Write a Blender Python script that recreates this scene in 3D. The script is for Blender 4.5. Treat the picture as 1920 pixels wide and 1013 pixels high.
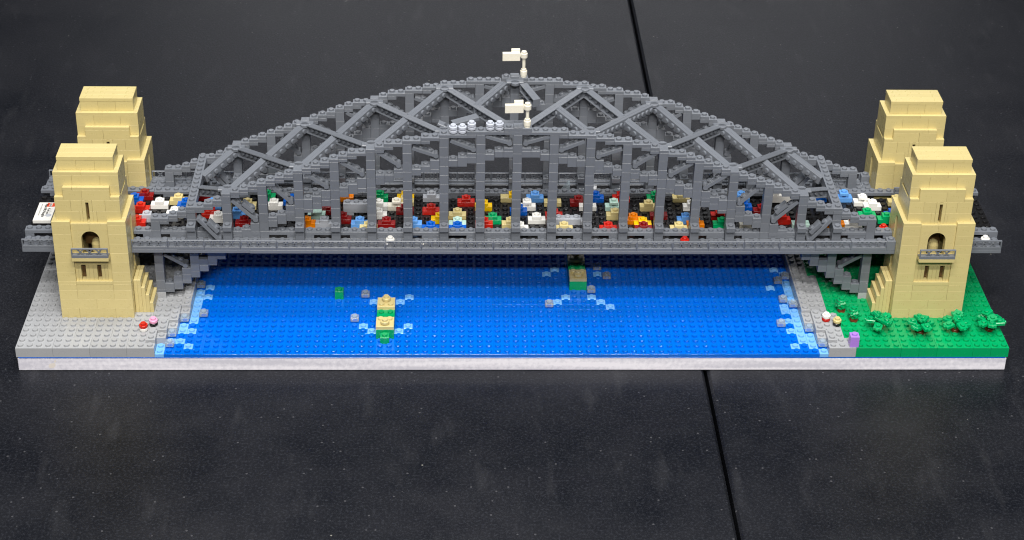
import bpy, bmesh, math, random
from mathutils import Matrix, Vector, Euler
random.seed(7)
S = 0.008                      # one stud pitch = 8 mm; everything below is written in stud units
sc = bpy.context.scene
COL = sc.collection
for o in list(bpy.data.objects): bpy.data.objects.remove(o)

# ------------------------------------------------------------------ camera, world, lamps, exposure
cam_d = bpy.data.cameras.new('camera'); cam = bpy.data.objects.new('camera', cam_d); COL.objects.link(cam)
CP = (47.572, -167.903, 115.927, 1.06286, -0.01828, -0.02708, 3468.13, 963.713, 335.715)
cam.location = (CP[0]*S, CP[1]*S, CP[2]*S)
cam.rotation_euler = (CP[3], CP[4], CP[5])
cam_d.sensor_width = 36.0; cam_d.sensor_fit = 'HORIZONTAL'
cam_d.lens = CP[6]*36/1920
cam_d.shift_x = (960-CP[7])/1920; cam_d.shift_y = (CP[8]-506.5)/1920
cam_d.clip_start = 0.02; cam_d.clip_end = 50
cam_d.dof.use_dof = True; cam_d.dof.focus_distance = 1.62; cam_d.dof.aperture_fstop = 30
sc.camera = cam
w = bpy.data.worlds.new('World'); sc.world = w; w.use_nodes = True
bg = w.node_tree.nodes['Background']; bg.inputs[0].default_value = (0.86, 0.93, 1.0, 1); bg.inputs[1].default_value = 0.013

def lamp(name, x, y, z, sx, sy, power, tgt=(0.44, 0.1, 0.05), col=(1, 0.97, 0.93)):
    d = bpy.data.lights.new(name, 'AREA'); d.shape = 'RECTANGLE'; d.size = sx; d.size_y = sy; d.energy = power; d.color = col
    o = bpy.data.objects.new(name, d); COL.objects.link(o); o.location = (x, y, z)
    v = Vector(tgt)-Vector((x, y, z)); o.rotation_euler = v.to_track_quat('-Z', 'Y').to_euler()
    o['kind'] = 'structure'
    return o
lamp('added_top_fill', 0.44, -0.90, 2.35, 1.2, 0.07, 31)
lamp('added_top_fill', 0.40, -1.60, 2.35, 1.2, 0.09, 43)
lamp('added_top_fill', 0.50, -2.55, 2.20, 1.2, 0.10, 52)
lamp('added_top_fill', 0.44, 0.40, 2.9, 2.4, 0.6, 42, (0.44, 0.2, 0.1), (0.95, 0.97, 1))  # added overhead fill that lifts the top faces, not a lamp of the room
lamp('added_sheen_lamp', 0.75, 6.0, 2.35, 3.4, 0.45, 20, (0.6, 0.8, 0.0), (0.97, 0.97, 1))  # added panel out of view, lays a sheen on the rear table top
sc.view_settings.view_transform = 'Standard'; sc.view_settings.look = 'None'
sc.view_settings.exposure = 0.09; sc.view_settings.gamma = 1.0
sc.render.engine = 'CYCLES'
sc.render.filter_size = 1.0; sc.cycles.pixel_filter_type = 'BLACKMAN_HARRIS'; sc.cycles.filter_width = 1.1
sc.cycles.max_bounces = 10; sc.cycles.transmission_bounces = 8; sc.cycles.transparent_max_bounces = 12

# ------------------------------------------------------------------ materials
def plastic(name, col, rough=0.2, var=0.06, trans=0.0, sss=0.0, spec=0.5, seam=True):
    m = bpy.data.materials.new(name); m.use_nodes = True
    nt = m.node_tree; n = nt.nodes; l = nt.links; b = n['Principled BSDF']
    b.inputs['Roughness'].default_value = rough
    b.inputs['Specular IOR Level'].default_value = spec
    oi = n.new('ShaderNodeObjectInfo'); tc = n.new('ShaderNodeTexCoord')
    ns = n.new('ShaderNodeTexNoise'); ns.inputs['Scale'].default_value = 90; ns.inputs['Detail'].default_value = 4
    l.new(tc.outputs['Object'], ns.inputs['Vector'])
    a = n.new('ShaderNodeMath'); a.operation = 'MULTIPLY_ADD'; a.inputs[1].default_value = 2*var; a.inputs[2].default_value = 1-var
    l.new(oi.outputs['Random'], a.inputs[0])
    c = n.new('ShaderNodeMath'); c.operation = 'MULTIPLY_ADD'; c.inputs[1].default_value = 0.10; c.inputs[2].default_value = 0.95
    l.new(ns.outputs['Fac'], c.inputs[0])
    mu = n.new('ShaderNodeMath'); mu.operation = 'MULTIPLY'; l.new(a.outputs[0], mu.inputs[0]); l.new(c.outputs[0], mu.inputs[1])
    v = n.new('ShaderNodeVectorMath'); v.operation = 'SCALE'; v.inputs[0].default_value = col; l.new(mu.outputs[0], v.inputs['Scale'])
    l.new(v.outputs[0], b.inputs['Base Color'])
    n2 = n.new('ShaderNodeTexNoise'); n2.inputs['Scale'].default_value = 260; n2.inputs['Detail'].default_value = 3
    l.new(tc.outputs['Object'], n2.inputs['Vector'])
    r = n.new('ShaderNodeMath'); r.operation = 'MULTIPLY_ADD'; r.inputs[1].default_value = 0.22; r.inputs[2].default_value = rough-0.09
    l.new(n2.outputs['Fac'], r.inputs[0]); l.new(r.outputs[0], b.inputs['Roughness'])
    bu = n.new('ShaderNodeBump'); bu.inputs['Strength'].default_value = 0.12; bu.inputs['Distance'].default_value = 0.0003
    l.new(n2.outputs['Fac'], bu.inputs['Height']); l.new(bu.outputs[0], b.inputs['Normal'])
    if trans: b.inputs['Transmission Weight'].default_value = trans; b.inputs['IOR'].default_value = 1.5
    if sss:
        b.inputs['Subsurface Weight'].default_value = sss; b.inputs['Subsurface Scale'].default_value = 0.001
    return m
M = dict(
    dgrey=plastic('dark_bluish_grey_plastic', (0.160, 0.174, 0.200), 0.31, 0.05),
    lgrey=plastic('light_grey_plastic', (0.375, 0.385, 0.40), 0.27, 0.04),
    tan=plastic('tan_plastic', (0.63, 0.525, 0.235), 0.28, 0.035),
    tanside=plastic('pale_tan_plastic', (0.60, 0.50, 0.23), 0.24, 0.03),
    green=plastic('green_plastic', (0.0, 0.34, 0.11), 0.22, 0.06),
    blue=plastic('water_blue_plastic', (0.0, 0.137, 0.66), 0.12, 0.05),
    bblue=plastic('blue_plastic', (0.0, 0.10, 0.50), 0.2),
    azure=plastic('medium_blue_plastic', (0.12, 0.33, 0.72), 0.22),
    lblue=plastic('light_blue_translucent', (0.19, 0.47, 0.86), 0.14, 0.03),
    clear=plastic('clear_plastic', (0.86, 0.93, 1.0), 0.10, 0.0),
    black=plastic('black_plastic', (0.012, 0.012, 0.013), 0.2),
    white=plastic('white_plastic', (0.80, 0.79, 0.75), 0.25),
    warmwhite=plastic('cream_white_plastic', (0.82, 0.78, 0.66), 0.25),
    bwhite=plastic('cool_white_plastic', (0.50, 0.53, 0.60), 0.25),
    red=plastic('red_plastic', (0.52, 0.016, 0.008), 0.2),
    darkred=plastic('dark_red_plastic', (0.22, 0.006, 0.006), 0.2),
    yellow=plastic('yellow_plastic', (0.86, 0.53, 0.0), 0.2),
    orange=plastic('orange_plastic', (0.82, 0.22, 0.0), 0.2),
    mint=plastic('mint_plastic', (0.48, 0.68, 0.60), 0.25),
    pink=plastic('pink_plastic', (0.80, 0.36, 0.55), 0.25),
    lav=plastic('lavender_plastic', (0.42, 0.22, 0.72), 0.28),
    brown=plastic('brown_plastic', (0.13, 0.03, 0.01), 0.25),
    silver=plastic('silver_grey_plastic', (0.42, 0.44, 0.48), 0.2),
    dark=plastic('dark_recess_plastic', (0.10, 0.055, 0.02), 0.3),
)
def glass_mat():
    m = bpy.data.materials.new('clear_glassy_plastic'); m.use_nodes = True; nt = m.node_tree; n = nt.nodes; l = nt.links
    n.remove(n['Principled BSDF']); out = n['Material Output']
    tr = n.new('ShaderNodeBsdfTransparent'); tr.inputs[0].default_value = (0.93, 0.97, 1.0, 1)
    gl = n.new('ShaderNodeBsdfGlossy'); gl.inputs['Roughness'].default_value = 0.08
    df = n.new('ShaderNodeBsdfDiffuse'); df.inputs[0].default_value = (0.80, 0.92, 1.0, 1)
    lw = n.new('ShaderNodeLayerWeight'); lw.inputs[0].default_value = 0.35
    mx = n.new('ShaderNodeMixShader'); l.new(lw.outputs['Fresnel'], mx.inputs[0]); l.new(tr.outputs[0], mx.inputs[1]); l.new(gl.outputs[0], mx.inputs[2])
    m2 = n.new('ShaderNodeMixShader'); m2.inputs[0].default_value = 0.20; l.new(mx.outputs[0], m2.inputs[1]); l.new(df.outputs[0], m2.inputs[2])
    l.new(m2.outputs[0], out.inputs['Surface'])
    return m
M['clear'] = glass_mat()
for nm_ in ('blue', 'tan', 'lgrey', 'green'):
    M[nm_].node_tree.nodes['Bump'].inputs['Strength'].default_value = 0.05
CC = {'red': 'red', 'tan': 'tan', 'mint': 'mint', 'blue': 'bblue', 'yellow': 'yellow', 'green': 'green', 'azure': 'azure', 'white': 'white',
      'darkred': 'darkred', 'silver': 'silver', 'orange': 'orange', 'cream': 'warmwhite'}

def board_mat():
    m = bpy.data.materials.new('white_foam_board'); m.use_nodes = True
    nt = m.node_tree; n = nt.nodes; l = nt.links; b = n['Principled BSDF']; b.inputs['Roughness'].default_value = 0.6
    tc = n.new('ShaderNodeTexCoord'); mp = n.new('ShaderNodeMapping'); mp.inputs['Rotation'].default_value = (0, math.radians(-52), 0)
    mp.inputs['Scale'].default_value = (0.05, 1, 1)
    l.new(tc.outputs['Object'], mp.inputs[0])
    wv = n.new('ShaderNodeTexNoise'); wv.inputs['Scale'].default_value = 110; wv.inputs['Detail'].default_value = 2; l.new(mp.outputs[0], wv.inputs['Vector'])
    ns = n.new('ShaderNodeTexNoise'); ns.inputs['Scale'].default_value = 260; ns.inputs['Detail'].default_value = 4; l.new(tc.outputs['Object'], ns.inputs['Vector'])
    ad = n.new('ShaderNodeMath'); ad.operation = 'MULTIPLY_ADD'; ad.inputs[1].default_value = 0.5; l.new(ns.outputs['Fac'], ad.inputs[0]); l.new(wv.outputs['Fac'], ad.inputs[2])
    cr = n.new('ShaderNodeValToRGB'); cr.color_ramp.elements[0].position = 0.62; cr.color_ramp.elements[0].color = (0.66, 0.65, 0.73, 1)
    cr.color_ramp.elements[1].position = 0.88; cr.color_ramp.elements[1].color = (0.93, 0.91, 0.98, 1)
    l.new(ad.outputs[0], cr.inputs[0])
    # dry glue stain by the left end
    sep = n.new('ShaderNodeSeparateXYZ'); l.new(tc.outputs['Object'], sep.inputs[0])
    lt = n.new('ShaderNodeMath'); lt.operation = 'LESS_THAN'; lt.inputs[1].default_value = 0.05; l.new(sep.outputs[0], lt.inputs[0])
    n3 = n.new('ShaderNodeTexNoise'); n3.inputs['Scale'].default_value = 55; l.new(tc.outputs['Object'], n3.inputs['Vector'])
    gt = n.new('ShaderNodeMath'); gt.operation = 'GREATER_THAN'; gt.inputs[1].default_value = 0.69; l.new(n3.outputs['Fac'], gt.inputs[0])
    mm = n.new('ShaderNodeMath'); mm.operation = 'MULTIPLY'; l.new(lt.outputs[0], mm.inputs[0]); l.new(gt.outputs[0], mm.inputs[1])
    mx = n.new('ShaderNodeMix'); mx.data_type = 'RGBA'; l.new(mm.outputs[0], mx.inputs[0]); l.new(cr.outputs[0], mx.inputs[6]); mx.inputs[7].default_value = (0.80, 0.74, 0.68, 1)
    l.new(mx.outputs[2], b.inputs['Base Color'])
    return m
M['board'] = board_mat()

def table_mat():
    m = bpy.data.materials.new('charcoal_table_top'); m.use_nodes = True
    nt = m.node_tree; n = nt.nodes; l = nt.links; b = n['Principled BSDF']
    tc = n.new('ShaderNodeTexCoord')
    big = n.new('ShaderNodeTexNoise'); big.inputs['Scale'].default_value = 7; big.inputs['Detail'].default_value = 12; big.inputs['Roughness'].default_value = 0.72; l.new(tc.outputs['Object'], big.inputs['Vector'])
    cr = n.new('ShaderNodeValToRGB'); cr.color_ramp.elements[0].position = 0.3; cr.color_ramp.elements[0].color = (0.0025, 0.0035, 0.0065, 1)
    cr.color_ramp.elements[1].position = 0.75; cr.color_ramp.elements[1].color = (0.0185, 0.0190, 0.0230, 1)
    l.new(big.outputs['Fac'], cr.inputs[0])
    # pale specks of dust
    vo = n.new('ShaderNodeTexVoronoi'); vo.inputs['Scale'].default_value = 46; l.new(tc.outputs['Object'], vo.inputs['Vector'])
    sp = n.new('ShaderNodeMath'); sp.operation = 'LESS_THAN'; sp.inputs[1].default_value = 0.036; l.new(vo.outputs['Distance'], sp.inputs[0])
    sepc = n.new('ShaderNodeSeparateColor'); l.new(vo.outputs['Color'], sepc.inputs[0])
    g = n.new('ShaderNodeMath'); g.operation = 'GREATER_THAN'; g.inputs[1].default_value = 0.80; l.new(sepc.outputs[0], g.inputs[0])
    k = n.new('ShaderNodeMath'); k.operation = 'MULTIPLY'; l.new(sp.outputs[0], k.inputs[0]); l.new(g.outputs[0], k.inputs[1])
    k2 = n.new('ShaderNodeMath'); k2.operation = 'MULTIPLY'; k2.inputs[1].default_value = 0.45; l.new(k.outputs[0], k2.inputs[0])
    # small faint dots of grit
    v2 = n.new('ShaderNodeTexVoronoi'); v2.inputs['Scale'].default_value = 170; l.new(tc.outputs['Object'], v2.inputs['Vector'])
    s2 = n.new('ShaderNodeMath'); s2.operation = 'LESS_THAN'; s2.inputs[1].default_value = 0.16; l.new(v2.outputs['Distance'], s2.inputs[0])
    c2 = n.new('ShaderNodeSeparateColor'); l.new(v2.outputs['Color'], c2.inputs[0])
    g2 = n.new('ShaderNodeMath'); g2.operation = 'GREATER_THAN'; g2.inputs[1].default_value = 0.90; l.new(c2.outputs[1], g2.inputs[0])
    k3 = n.new('ShaderNodeMath'); k3.operation = 'MULTIPLY'; l.new(s2.outputs[0], k3.inputs[0]); l.new(g2.outputs[0], k3.inputs[1])
    k4 = n.new('ShaderNodeMath'); k4.operation = 'MULTIPLY'; k4.inputs[1].default_value = 0.5; l.new(k3.outputs[0], k4.inputs[0])
    # fine dust
    fn = n.new('ShaderNodeTexNoise'); fn.inputs['Scale'].default_value = 420; fn.inputs['Detail'].default_value = 5; fn.inputs['Roughness'].default_value = 0.75; l.new(tc.outputs['Object'], fn.inputs['Vector'])
    fr = n.new('ShaderNodeValToRGB'); fr.color_ramp.elements[0].position = 0.50; fr.color_ramp.elements[0].color = (0, 0, 0, 1)
    fr.color_ramp.elements[1].position = 0.74; fr.color_ramp.elements[1].color = (0.55, 0.55, 0.55, 1); l.new(fn.outputs['Fac'], fr.inputs[0])
    # scratches
    mp = n.new('ShaderNodeMapping'); mp.inputs['Scale'].default_value = (9, 2.2, 1); mp.inputs['Rotation'].default_value = (0, 0, 0.5); l.new(tc.outputs['Object'], mp.inputs[0])
    sn = n.new('ShaderNodeTexNoise'); sn.inputs['Scale'].default_value = 6; sn.inputs['Detail'].default_value = 8; l.new(mp.outputs[0], sn.inputs['Vector'])
    sr = n.new('ShaderNodeValToRGB'); sr.color_ramp.elements[0].position = 0.58; sr.color_ramp.elements[0].color = (0, 0, 0, 1)
    sr.color_ramp.elements[1].position = 0.8; sr.color_ramp.elements[1].color = (0.09, 0.09, 0.09, 1); l.new(sn.outputs['Fac'], sr.inputs[0])
    m1 = n.new('ShaderNodeMix'); m1.data_type = 'RGBA'; l.new(fr.outputs[0], m1.inputs[0]); l.new(cr.outputs[0], m1.inputs[6]); m1.inputs[7].default_value = (0.055, 0.060, 0.075, 1)
    m2 = n.new('ShaderNodeMix'); m2.data_type = 'RGBA'; l.new(sr.outputs[0], m2.inputs[0]); l.new(m1.outputs[2], m2.inputs[6]); m2.inputs[7].default_value = (0.16, 0.16, 0.17, 1)
    m3 = n.new('ShaderNodeMix'); m3.data_type = 'RGBA'; l.new(k2.outputs[0], m3.inputs[0]); l.new(m2.outputs[2], m3.inputs[6]); m3.inputs[7].default_value = (0.42, 0.41, 0.36, 1)
    m4 = n.new('ShaderNodeMix'); m4.data_type = 'RGBA'; l.new(k4.outputs[0], m4.inputs[0]); l.new(m3.outputs[2], m4.inputs[6]); m4.inputs[7].default_value = (0.11, 0.11, 0.12, 1)
    l.new(m4.outputs[2], b.inputs['Base Color'])
    rr = n.new('ShaderNodeMath'); rr.operation = 'MULTIPLY_ADD'; rr.inputs[1].default_value = 0.30; rr.inputs[2].default_value = 0.20; l.new(big.outputs['Fac'], rr.inputs[0])
    l.new(rr.outputs[0], b.inputs['Roughness']); b.inputs['Specular IOR Level'].default_value = 0.22
    bu = n.new('ShaderNodeBump'); bu.inputs['Strength'].default_value = 0.35; bu.inputs['Distance'].default_value = 0.0006; l.new(fn.outputs['Fac'], bu.inputs['Height']); l.new(bu.outputs[0], b.inputs['Normal'])
    return m
M['table'] = table_mat()

# ------------------------------------------------------------------ geometry helpers (stud units in, metres out)
class MB:
    def __init__(s): s.v = []; s.f = []
    def add(s, vs, fs):
        k = len(s.v); s.v += vs; s.f += [tuple(i+k for i in f) for f in fs]
    def box(s, x0, y0, z0, x1, y1, z1, c=0.02):
        c = min(c, (x1-x0)/3, (y1-y0)/3, (z1-z0)/3)
        vs = []; idx = {}
        for ax in range(3):
            for sx in (0, 1):
                for sy in (0, 1):
                    for sz in (0, 1):
                        p = []
                        for a, (lo, hi), t in ((0, (x0, x1), sx), (1, (y0, y1), sy), (2, (z0, z1), sz)):
                            p.append((hi if t else lo) if a == ax else ((hi-c) if t else (lo+c)))
                        idx[(ax, sx, sy, sz)] = len(vs); vs.append(tuple(p))
        fs = []
        for t in (0, 1):
            for ax in range(3):
                o = [a for a in range(3) if a != ax]
                q = []
                for u, v in ((0, 0), (1, 0), (1, 1), (0, 1)):
                    k = [0, 0, 0]; k[ax] = t; k[o[0]] = u; k[o[1]] = v; q.append(idx[(ax, *k)])
                fs.append(tuple(q))
        for ax in range(3):      # edge strips between the two other axes' faces
            o = [a for a in range(3) if a != ax]
            for u in (0, 1):
                for v in (0, 1):
                    k0 = [0, 0, 0]; k1 = [0, 0, 0]; k1[ax] = 1
                    k0[o[0]] = k1[o[0]] = u; k0[o[1]] = k1[o[1]] = v
                    fs.append((idx[(o[0], *k0)], idx[(o[0], *k1)], idx[(o[1], *k1)], idx[(o[1], *k0)]))
        for sx in (0, 1):
            for sy in (0, 1):
                for sz in (0, 1): fs.append((idx[(0, sx, sy, sz)], idx[(1, sx, sy, sz)], idx[(2, sx, sy, sz)]))
        s.add(vs, fs)
    def lathe(s, cx, cy, prof, n=16, axis='z', sq=1.0):
        """prof: list of (r, h) from bottom to top; open ends are capped."""
        vs = []; fs = []
        for r, h in prof:
            for i in range(n):
                a = 2*math.pi*i/n
                u, v = r*math.cos(a), r*math.sin(a)
                vs.append((cx+u, cy+v, h) if axis == 'z' else ((cx+u, h, cy+v) if axis == 'y' else (h, cx+u, cy+v)))
        for k in range(len(prof)-1):
            for i in range(n):
                j = (i+1) % n
                fs.append((k*n+i, k*n+j, (k+1)*n+j, (k+1)*n+i))
        fs.append(tuple(range(n))[::-1]); fs.append(tuple((len(prof)-1)*n+i for i in range(n)))
        s.add(vs, fs)
    def stud(s, x, y, z, n=14, h=.225): s.lathe(x, y, [(0.302, z-0.01), (0.302, z+h-.02), (0.286, z+h)], n)
    def prism(s, pts, a, b, axis='y'):
        """polygon pts (u,v) extruded from a to b along axis."""
        n = len(pts); vs = []
        for t in (a, b):
            for u, v in pts: vs.append((u, t, v) if axis == 'y' else ((u, v, t) if axis == 'z' else (t, u, v)))
        fs = [tuple(range(n)), tuple(range(n, 2*n))[::-1]]+[(i, i+n, (i+1) % n+n, (i+1) % n) for i in range(n)]
        s.add(vs, fs)
    def mesh(s, name, mat):
        me = bpy.data.meshes.new(name); me.from_pydata([(a*S, b*S, c*S) for a, b, c in s.v], [], s.f)
        bm = bmesh.new(); bm.from_mesh(me); bmesh.ops.recalc_face_normals(bm, faces=bm.faces); bm.to_mesh(me); bm.free()
        me.materials.append(M[mat]); me.update()
        return me
CACHE = {}
def cached(key, fn, mat):
    if key not in CACHE:
        mb = MB(); fn(mb); CACHE[key] = mb.mesh(key[0], mat)
    return CACHE[key]
def link(name, me, parent=None, loc=(0, 0, 0), rot=(0, 0, 0)):
    o = bpy.data.objects.new(name, me); COL.objects.link(o)
    if parent: o.parent = parent
    o.location = (loc[0]*S, loc[1]*S, loc[2]*S); o.rotation_euler = rot
    return o
def tag(o, label, cat, group=None):
    o['label'] = label; o['category'] = cat
    if group: o['group'] = group
    return o
def thing(name, label, cat, loc, group=None, rotz=0):
    return tag(link(name, None, None, loc, (0, 0, rotz)), label, cat, group)
def brick_me(w, d, h, mat, studs='all', g=0.006):
    """w x d studs, height h; studs: 'all', '' or a tuple of (i,j)."""
    w, d, h = round(w, 3), round(d, 3), round(h, 3)
    def fn(mb):
        mb.box(g, g, 0.002, w-g, d-g, h-0.002, 0.016 if g > .004 else .008)
        if studs == 'all':
            for i in range(int(round(w))):
                for j in range(int(round(d))): mb.stud(i+.5, j+.5, h, 14, .25 if mat == 'blue' else .225)
        else:
            for i, j in studs: mb.stud(i+.5, j+.5, h)
    return cached(('brick_mesh', w, d, h, mat, studs, g), fn, mat)
JIT = random.Random(3)
def B(name, parent, mat, x, y, z, w, d, h, studs='all', off=(0, 0, 0), jit=0.004):
    return link(name, brick_me(w, d, h, mat, studs), parent, (x-off[0]+JIT.uniform(-jit, jit), y-off[1]+JIT.uniform(-jit, jit), z-off[2]))
def base(o): return (o.location.x/S, o.location.y/S, o.location.z/S)

# ------------------------------------------------------------------ tables and foam board
TZ = -1.75
for nm, x0, x1, lab in (('display_table', -230, 75.28, 'wide charcoal table top left of the black gap, under most of the white board'),
                        ('display_table', 75.66, 330, 'charcoal table top right of the black gap, under the green end of the board')):
    mb = MB(); mb.box(0, 0, -4, x1-x0, 420, 0, 0.3)
    o = link(nm, mb.mesh('table_top', 'table'), None, (x0, -110, TZ)); tag(o, lab, 'table', 'two tables pushed together')
mb = MB(); mb.box(0, 0, 0, 560, 430, 1, 0.1)
o = link('floor', mb.mesh('floor', 'black'), None, (-230, -115, TZ-60)); o['kind'] = 'structure'
bo = thing('white_board', 'white foam board slab lying flat under the whole brick bridge model', 'board', (0.1, 0.02, TZ))
mb = MB(); mb.box(0, 0, 0.01, 108.8, 31.9, 1.60, 0.06); link('foam_slab', mb.mesh('foam_slab', 'board'), bo)
mb = MB(); mb.box(0.12, -0.03, 1.604, 108.66, 31.8, 1.748, 0.02); link('thin_blue_baseplate', mb.mesh('thin_blue_baseplate', 'bblue'), bo)

# ------------------------------------------------------------------ ground and water pieces
covered = set()        # (col,row) cells whose studs are hidden under towers etc. still get studs; cheap enough
def left_edge(r): return 15 if r < 2 else 16 if r < 4 else 17 if r < 7 else 18
def right_edge(r): return 89 if r < 2 else 88 if r < 5 else 87
def green_edge(r): return 92 if r < 2 else 91 if r < 7 else 90 if r < 15 else 89
def ground(name):
    o = link(name, None, None, (0, 0, 0)); o['kind'] = 'structure'; return o
grey_g = ground('grey_ground'); green_g = ground('green_ground'); water = ground('water')
def fill(parent, name, mat, x0f, x1f, z, h, cuts, rows=2):
    r = 0
    while r < 32:
        n = rows
        if any(x0f(r+i) != x0f(r) or x1f(r+i) != x1f(r) for i in range(1, rows) if r+i < 32): n = 1
        n = min(n, 32-r)
        x0, x1 = x0f(r), x1f(r); cs = [c for c in cuts(r) if x0 < c < x1]
        xs = [x0]+cs+[x1]
        for a, b in zip(xs, xs[1:]): B(name, parent, mat, a, r, z, b-a, n, h, jit=0.004)
        r += n
fill(grey_g, 'brick', 'lgrey', lambda r: 0, left_edge, 0, 1.2, lambda r: [4, 8, 12] if (r//2) % 2 == 0 else [2, 6, 10, 14])
fill(grey_g, 'brick', 'lgrey', right_edge, green_edge, 0, 1.2, lambda r: [])
fill(green_g, 'brick', 'green', green_edge, lambda r: 109, 0, 1.2, lambda r: [97, 99, 101, 105, 107] if (r//2) % 2 == 0 else [95, 99, 103, 107])
LB = [(15, 0), (15, 1), (18, 1), (17, 2), (16, 2), (17, 4), (18, 4), (17, 5), (18, 6), (18, 7), (18, 8), (18, 9), (18, 10), (19, 11), (18, 11), (18, 12), (19, 13),
      (88, 0), (85, 1), (86, 2), (87, 1), (87, 2), (87, 3), (86, 3), (86, 4), (85, 4), (86, 5), (86, 6), (85, 6), (86, 7), (86, 8), (85, 8), (85, 9), (86, 10), (86, 11), (86, 12), (86, 13), (86, 14), (84, 13), (85, 17), (86, 16),
      (38, 10), (41, 10), (42, 11), (37, 5), (38, 4), (41, 4), (42, 5), (58, 16), (59, 17), (60, 11), (59, 10), (63, 11), (64, 10), (65, 9), (64, 16)]
LB = set(LB)
HULL = set((x, y) for x in (39, 40) for y in range(3, 9)) | set((x, y) for x in (61, 62) for y in range(13, 19))
for x, y in sorted(LB): B('wave_plate', water, 'lblue', x, y, 0, 1, 1, 0.415, jit=0.002)
# water plates: a raster of greedy rectangles between joints seen in the photo
JX = [15, 16, 18, 20, 36, 37, 43, 52, 60, 67, 68, 76, 84, 86, 89]
def wcell(x, y): return left_edge(y) <= x < right_edge(y) and (x, y) not in LB
used = set()
for y in range(32):
    for x in range(15, 89):
        if not wcell(x, y) or (x, y) in used: continue
        nx = min([j for j in JX if j > x]+[89]); w_ = 0
        while x+w_ < nx and wcell(x+w_, y) and (x+w_, y) not in used: w_ += 1
        h_ = 0; my = 16 if (x < 36 or x >= 43) else 12
        while y+h_ < 32 and h_ < my and all(wcell(x+i, y+h_) and (x+i, y+h_) not in used for i in range(w_)): h_ += 1
        for i in range(w_):
            for j in range(h_): used.add((x+i, y+j))
        link('water_plate', brick_me(w_, h_, .4, 'blue', 'all', .003), water, (x, y, 0))
# raised shore plates
for x, y, n in ((14, 1, 2), (15, 3, 2), (16, 5, 3), (17, 8, 8), (17, 16, 8)):
    B('shore_plate', grey_g, 'lgrey', x, y, 1.2, 1, n, 0.4)
for x, y, n in ((89, 1, 2), (88, 3, 4), (87, 7, 6), (87, 13, 8)):
    B('shore_plate', grey_g, 'lgrey', x, y, 1.2, 1, n, 0.4)
# clear splash pieces
def splash(x, y, z, where):
    def fn(mb):
        mb.box(0.03, 0.03, 0.22, 0.97, 0.97, 0.66, .05); mb.stud(.5, .5, 0.66)
    o = link('splash_piece', cached(('splash',), fn, 'clear'), None, (x, y, z))
    tag(o, 'clear one-stud plate '+where, 'toy plate', 'clear foam plates on the water')
for a in ((37, 11, .4, 'left of the rear deck of the near boat'), (36, 6, .4, 'left of the front waves of the near boat'),
          (58, 9, .4, 'at the left tip of the far boat waves'), (63, 12, .4, 'right behind the green stern of the far boat'),
          (65, 15, .4, 'in the shade right of the far boat'), (64, 17, .4, 'deepest under the bridge by the far boat'),
          (19, 7, .4, 'standing out from the left shore'), (16, 1, .4, 'in the front corner of the left shore'), (16, 3, .4, 'on the second step of the left shore'),
          (17, 6, .4, 'on the third step of the left shore'), (18, 13, .4, 'in the shade at the left shore'),
          (88, 1, .4, 'in the front corner of the right shore'), (87, 4, .4, 'on the second step of the right shore'), (86, 9, .4, 'close to the right shore in front of the shade'),
          (85, 10, .4, 'just outside the right shore waves'), (84, 5, .4, 'farthest out from the right shore'), (85, 14, .4, 'in the shade off the right shore'), (86, 15, .4, 'deepest in the shade on the right shore')):
    splash(*a)

# ------------------------------------------------------------------ boats
def boat(x, y, flip, lab, n=1):
    t = thing('toy_boat', lab, 'boat', (x+1, y+3, .4), 'green and tan brick boats')
    if flip: t.rotation_euler = (0, 0, math.pi)
    for yy in (-3, -1, 1): B('hull_brick', t, 'green', -1, yy, 0, 2, 2, 1.2)
    B('prow_brick', t, 'green', -.5, -4, 0, 1, 1, .8)
    for yy in (-3, 1):
        B('deck_plate', t, 'tan', -1, yy, 1.204, 2, 2, .4, ((0, 1), (1, 1)) if yy < 0 else ((0, 0), (1, 0)))
        link('round_cabin', cached(('cabin',), lambda q: (q.lathe(0, 0, [(.40, 0), (.49, .1), (.49, .36), (.45, .4)], 18), q.stud(0, 0, .4)), 'tan'), t, (0, yy+(.62 if yy < 0 else 1.38), 1.61))
    return t
boat(39, 3, False, 'green boat with two tan decks in full light, prow to the viewer')
boat(61, 13, True, 'green and tan boat half hidden in the shade under the bridge')
tag(B('toy_boat', None, 'green', 34, 11, .4, 1, 1, 1.05), 'tiny plain green one-stud boat alone on the water', 'boat')

# ------------------------------------------------------------------ towers
def fence_fn(q, n=4, base_h=.33, t=.24, h=1.2):
    q.box(.012, .012, .004, n-.012, .62, base_h)              # foot
    q.box(.012, .6, .004, n-.012, .98, .12)
    q.box(.012, .012, base_h-.02, n-.012, t, base_h+.06, .02)
    q.box(.012, .012, h-.13, n-.012, t, h, .03)
    q.box(.012, .012, base_h, .14, t, h-.1, .02); q.box(n-.14, .012, base_h, n-.012, t, h-.1, .02)
    z0, z1 = base_h+.03, h-.11
    for i in range(1, n):
        for s in (-1, 1):
            x0 = i-.34*s; x1 = i+.34*s; d = .075
            q.prism([(x0-d, z0), (x0+d, z0), (x1+d, z1), (x1-d, z1)], .06, t-.05)
    zc = (z0+z1)/2
def fence_me(mat): return cached(('fence_panel', mat), fence_fn, mat)

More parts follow.
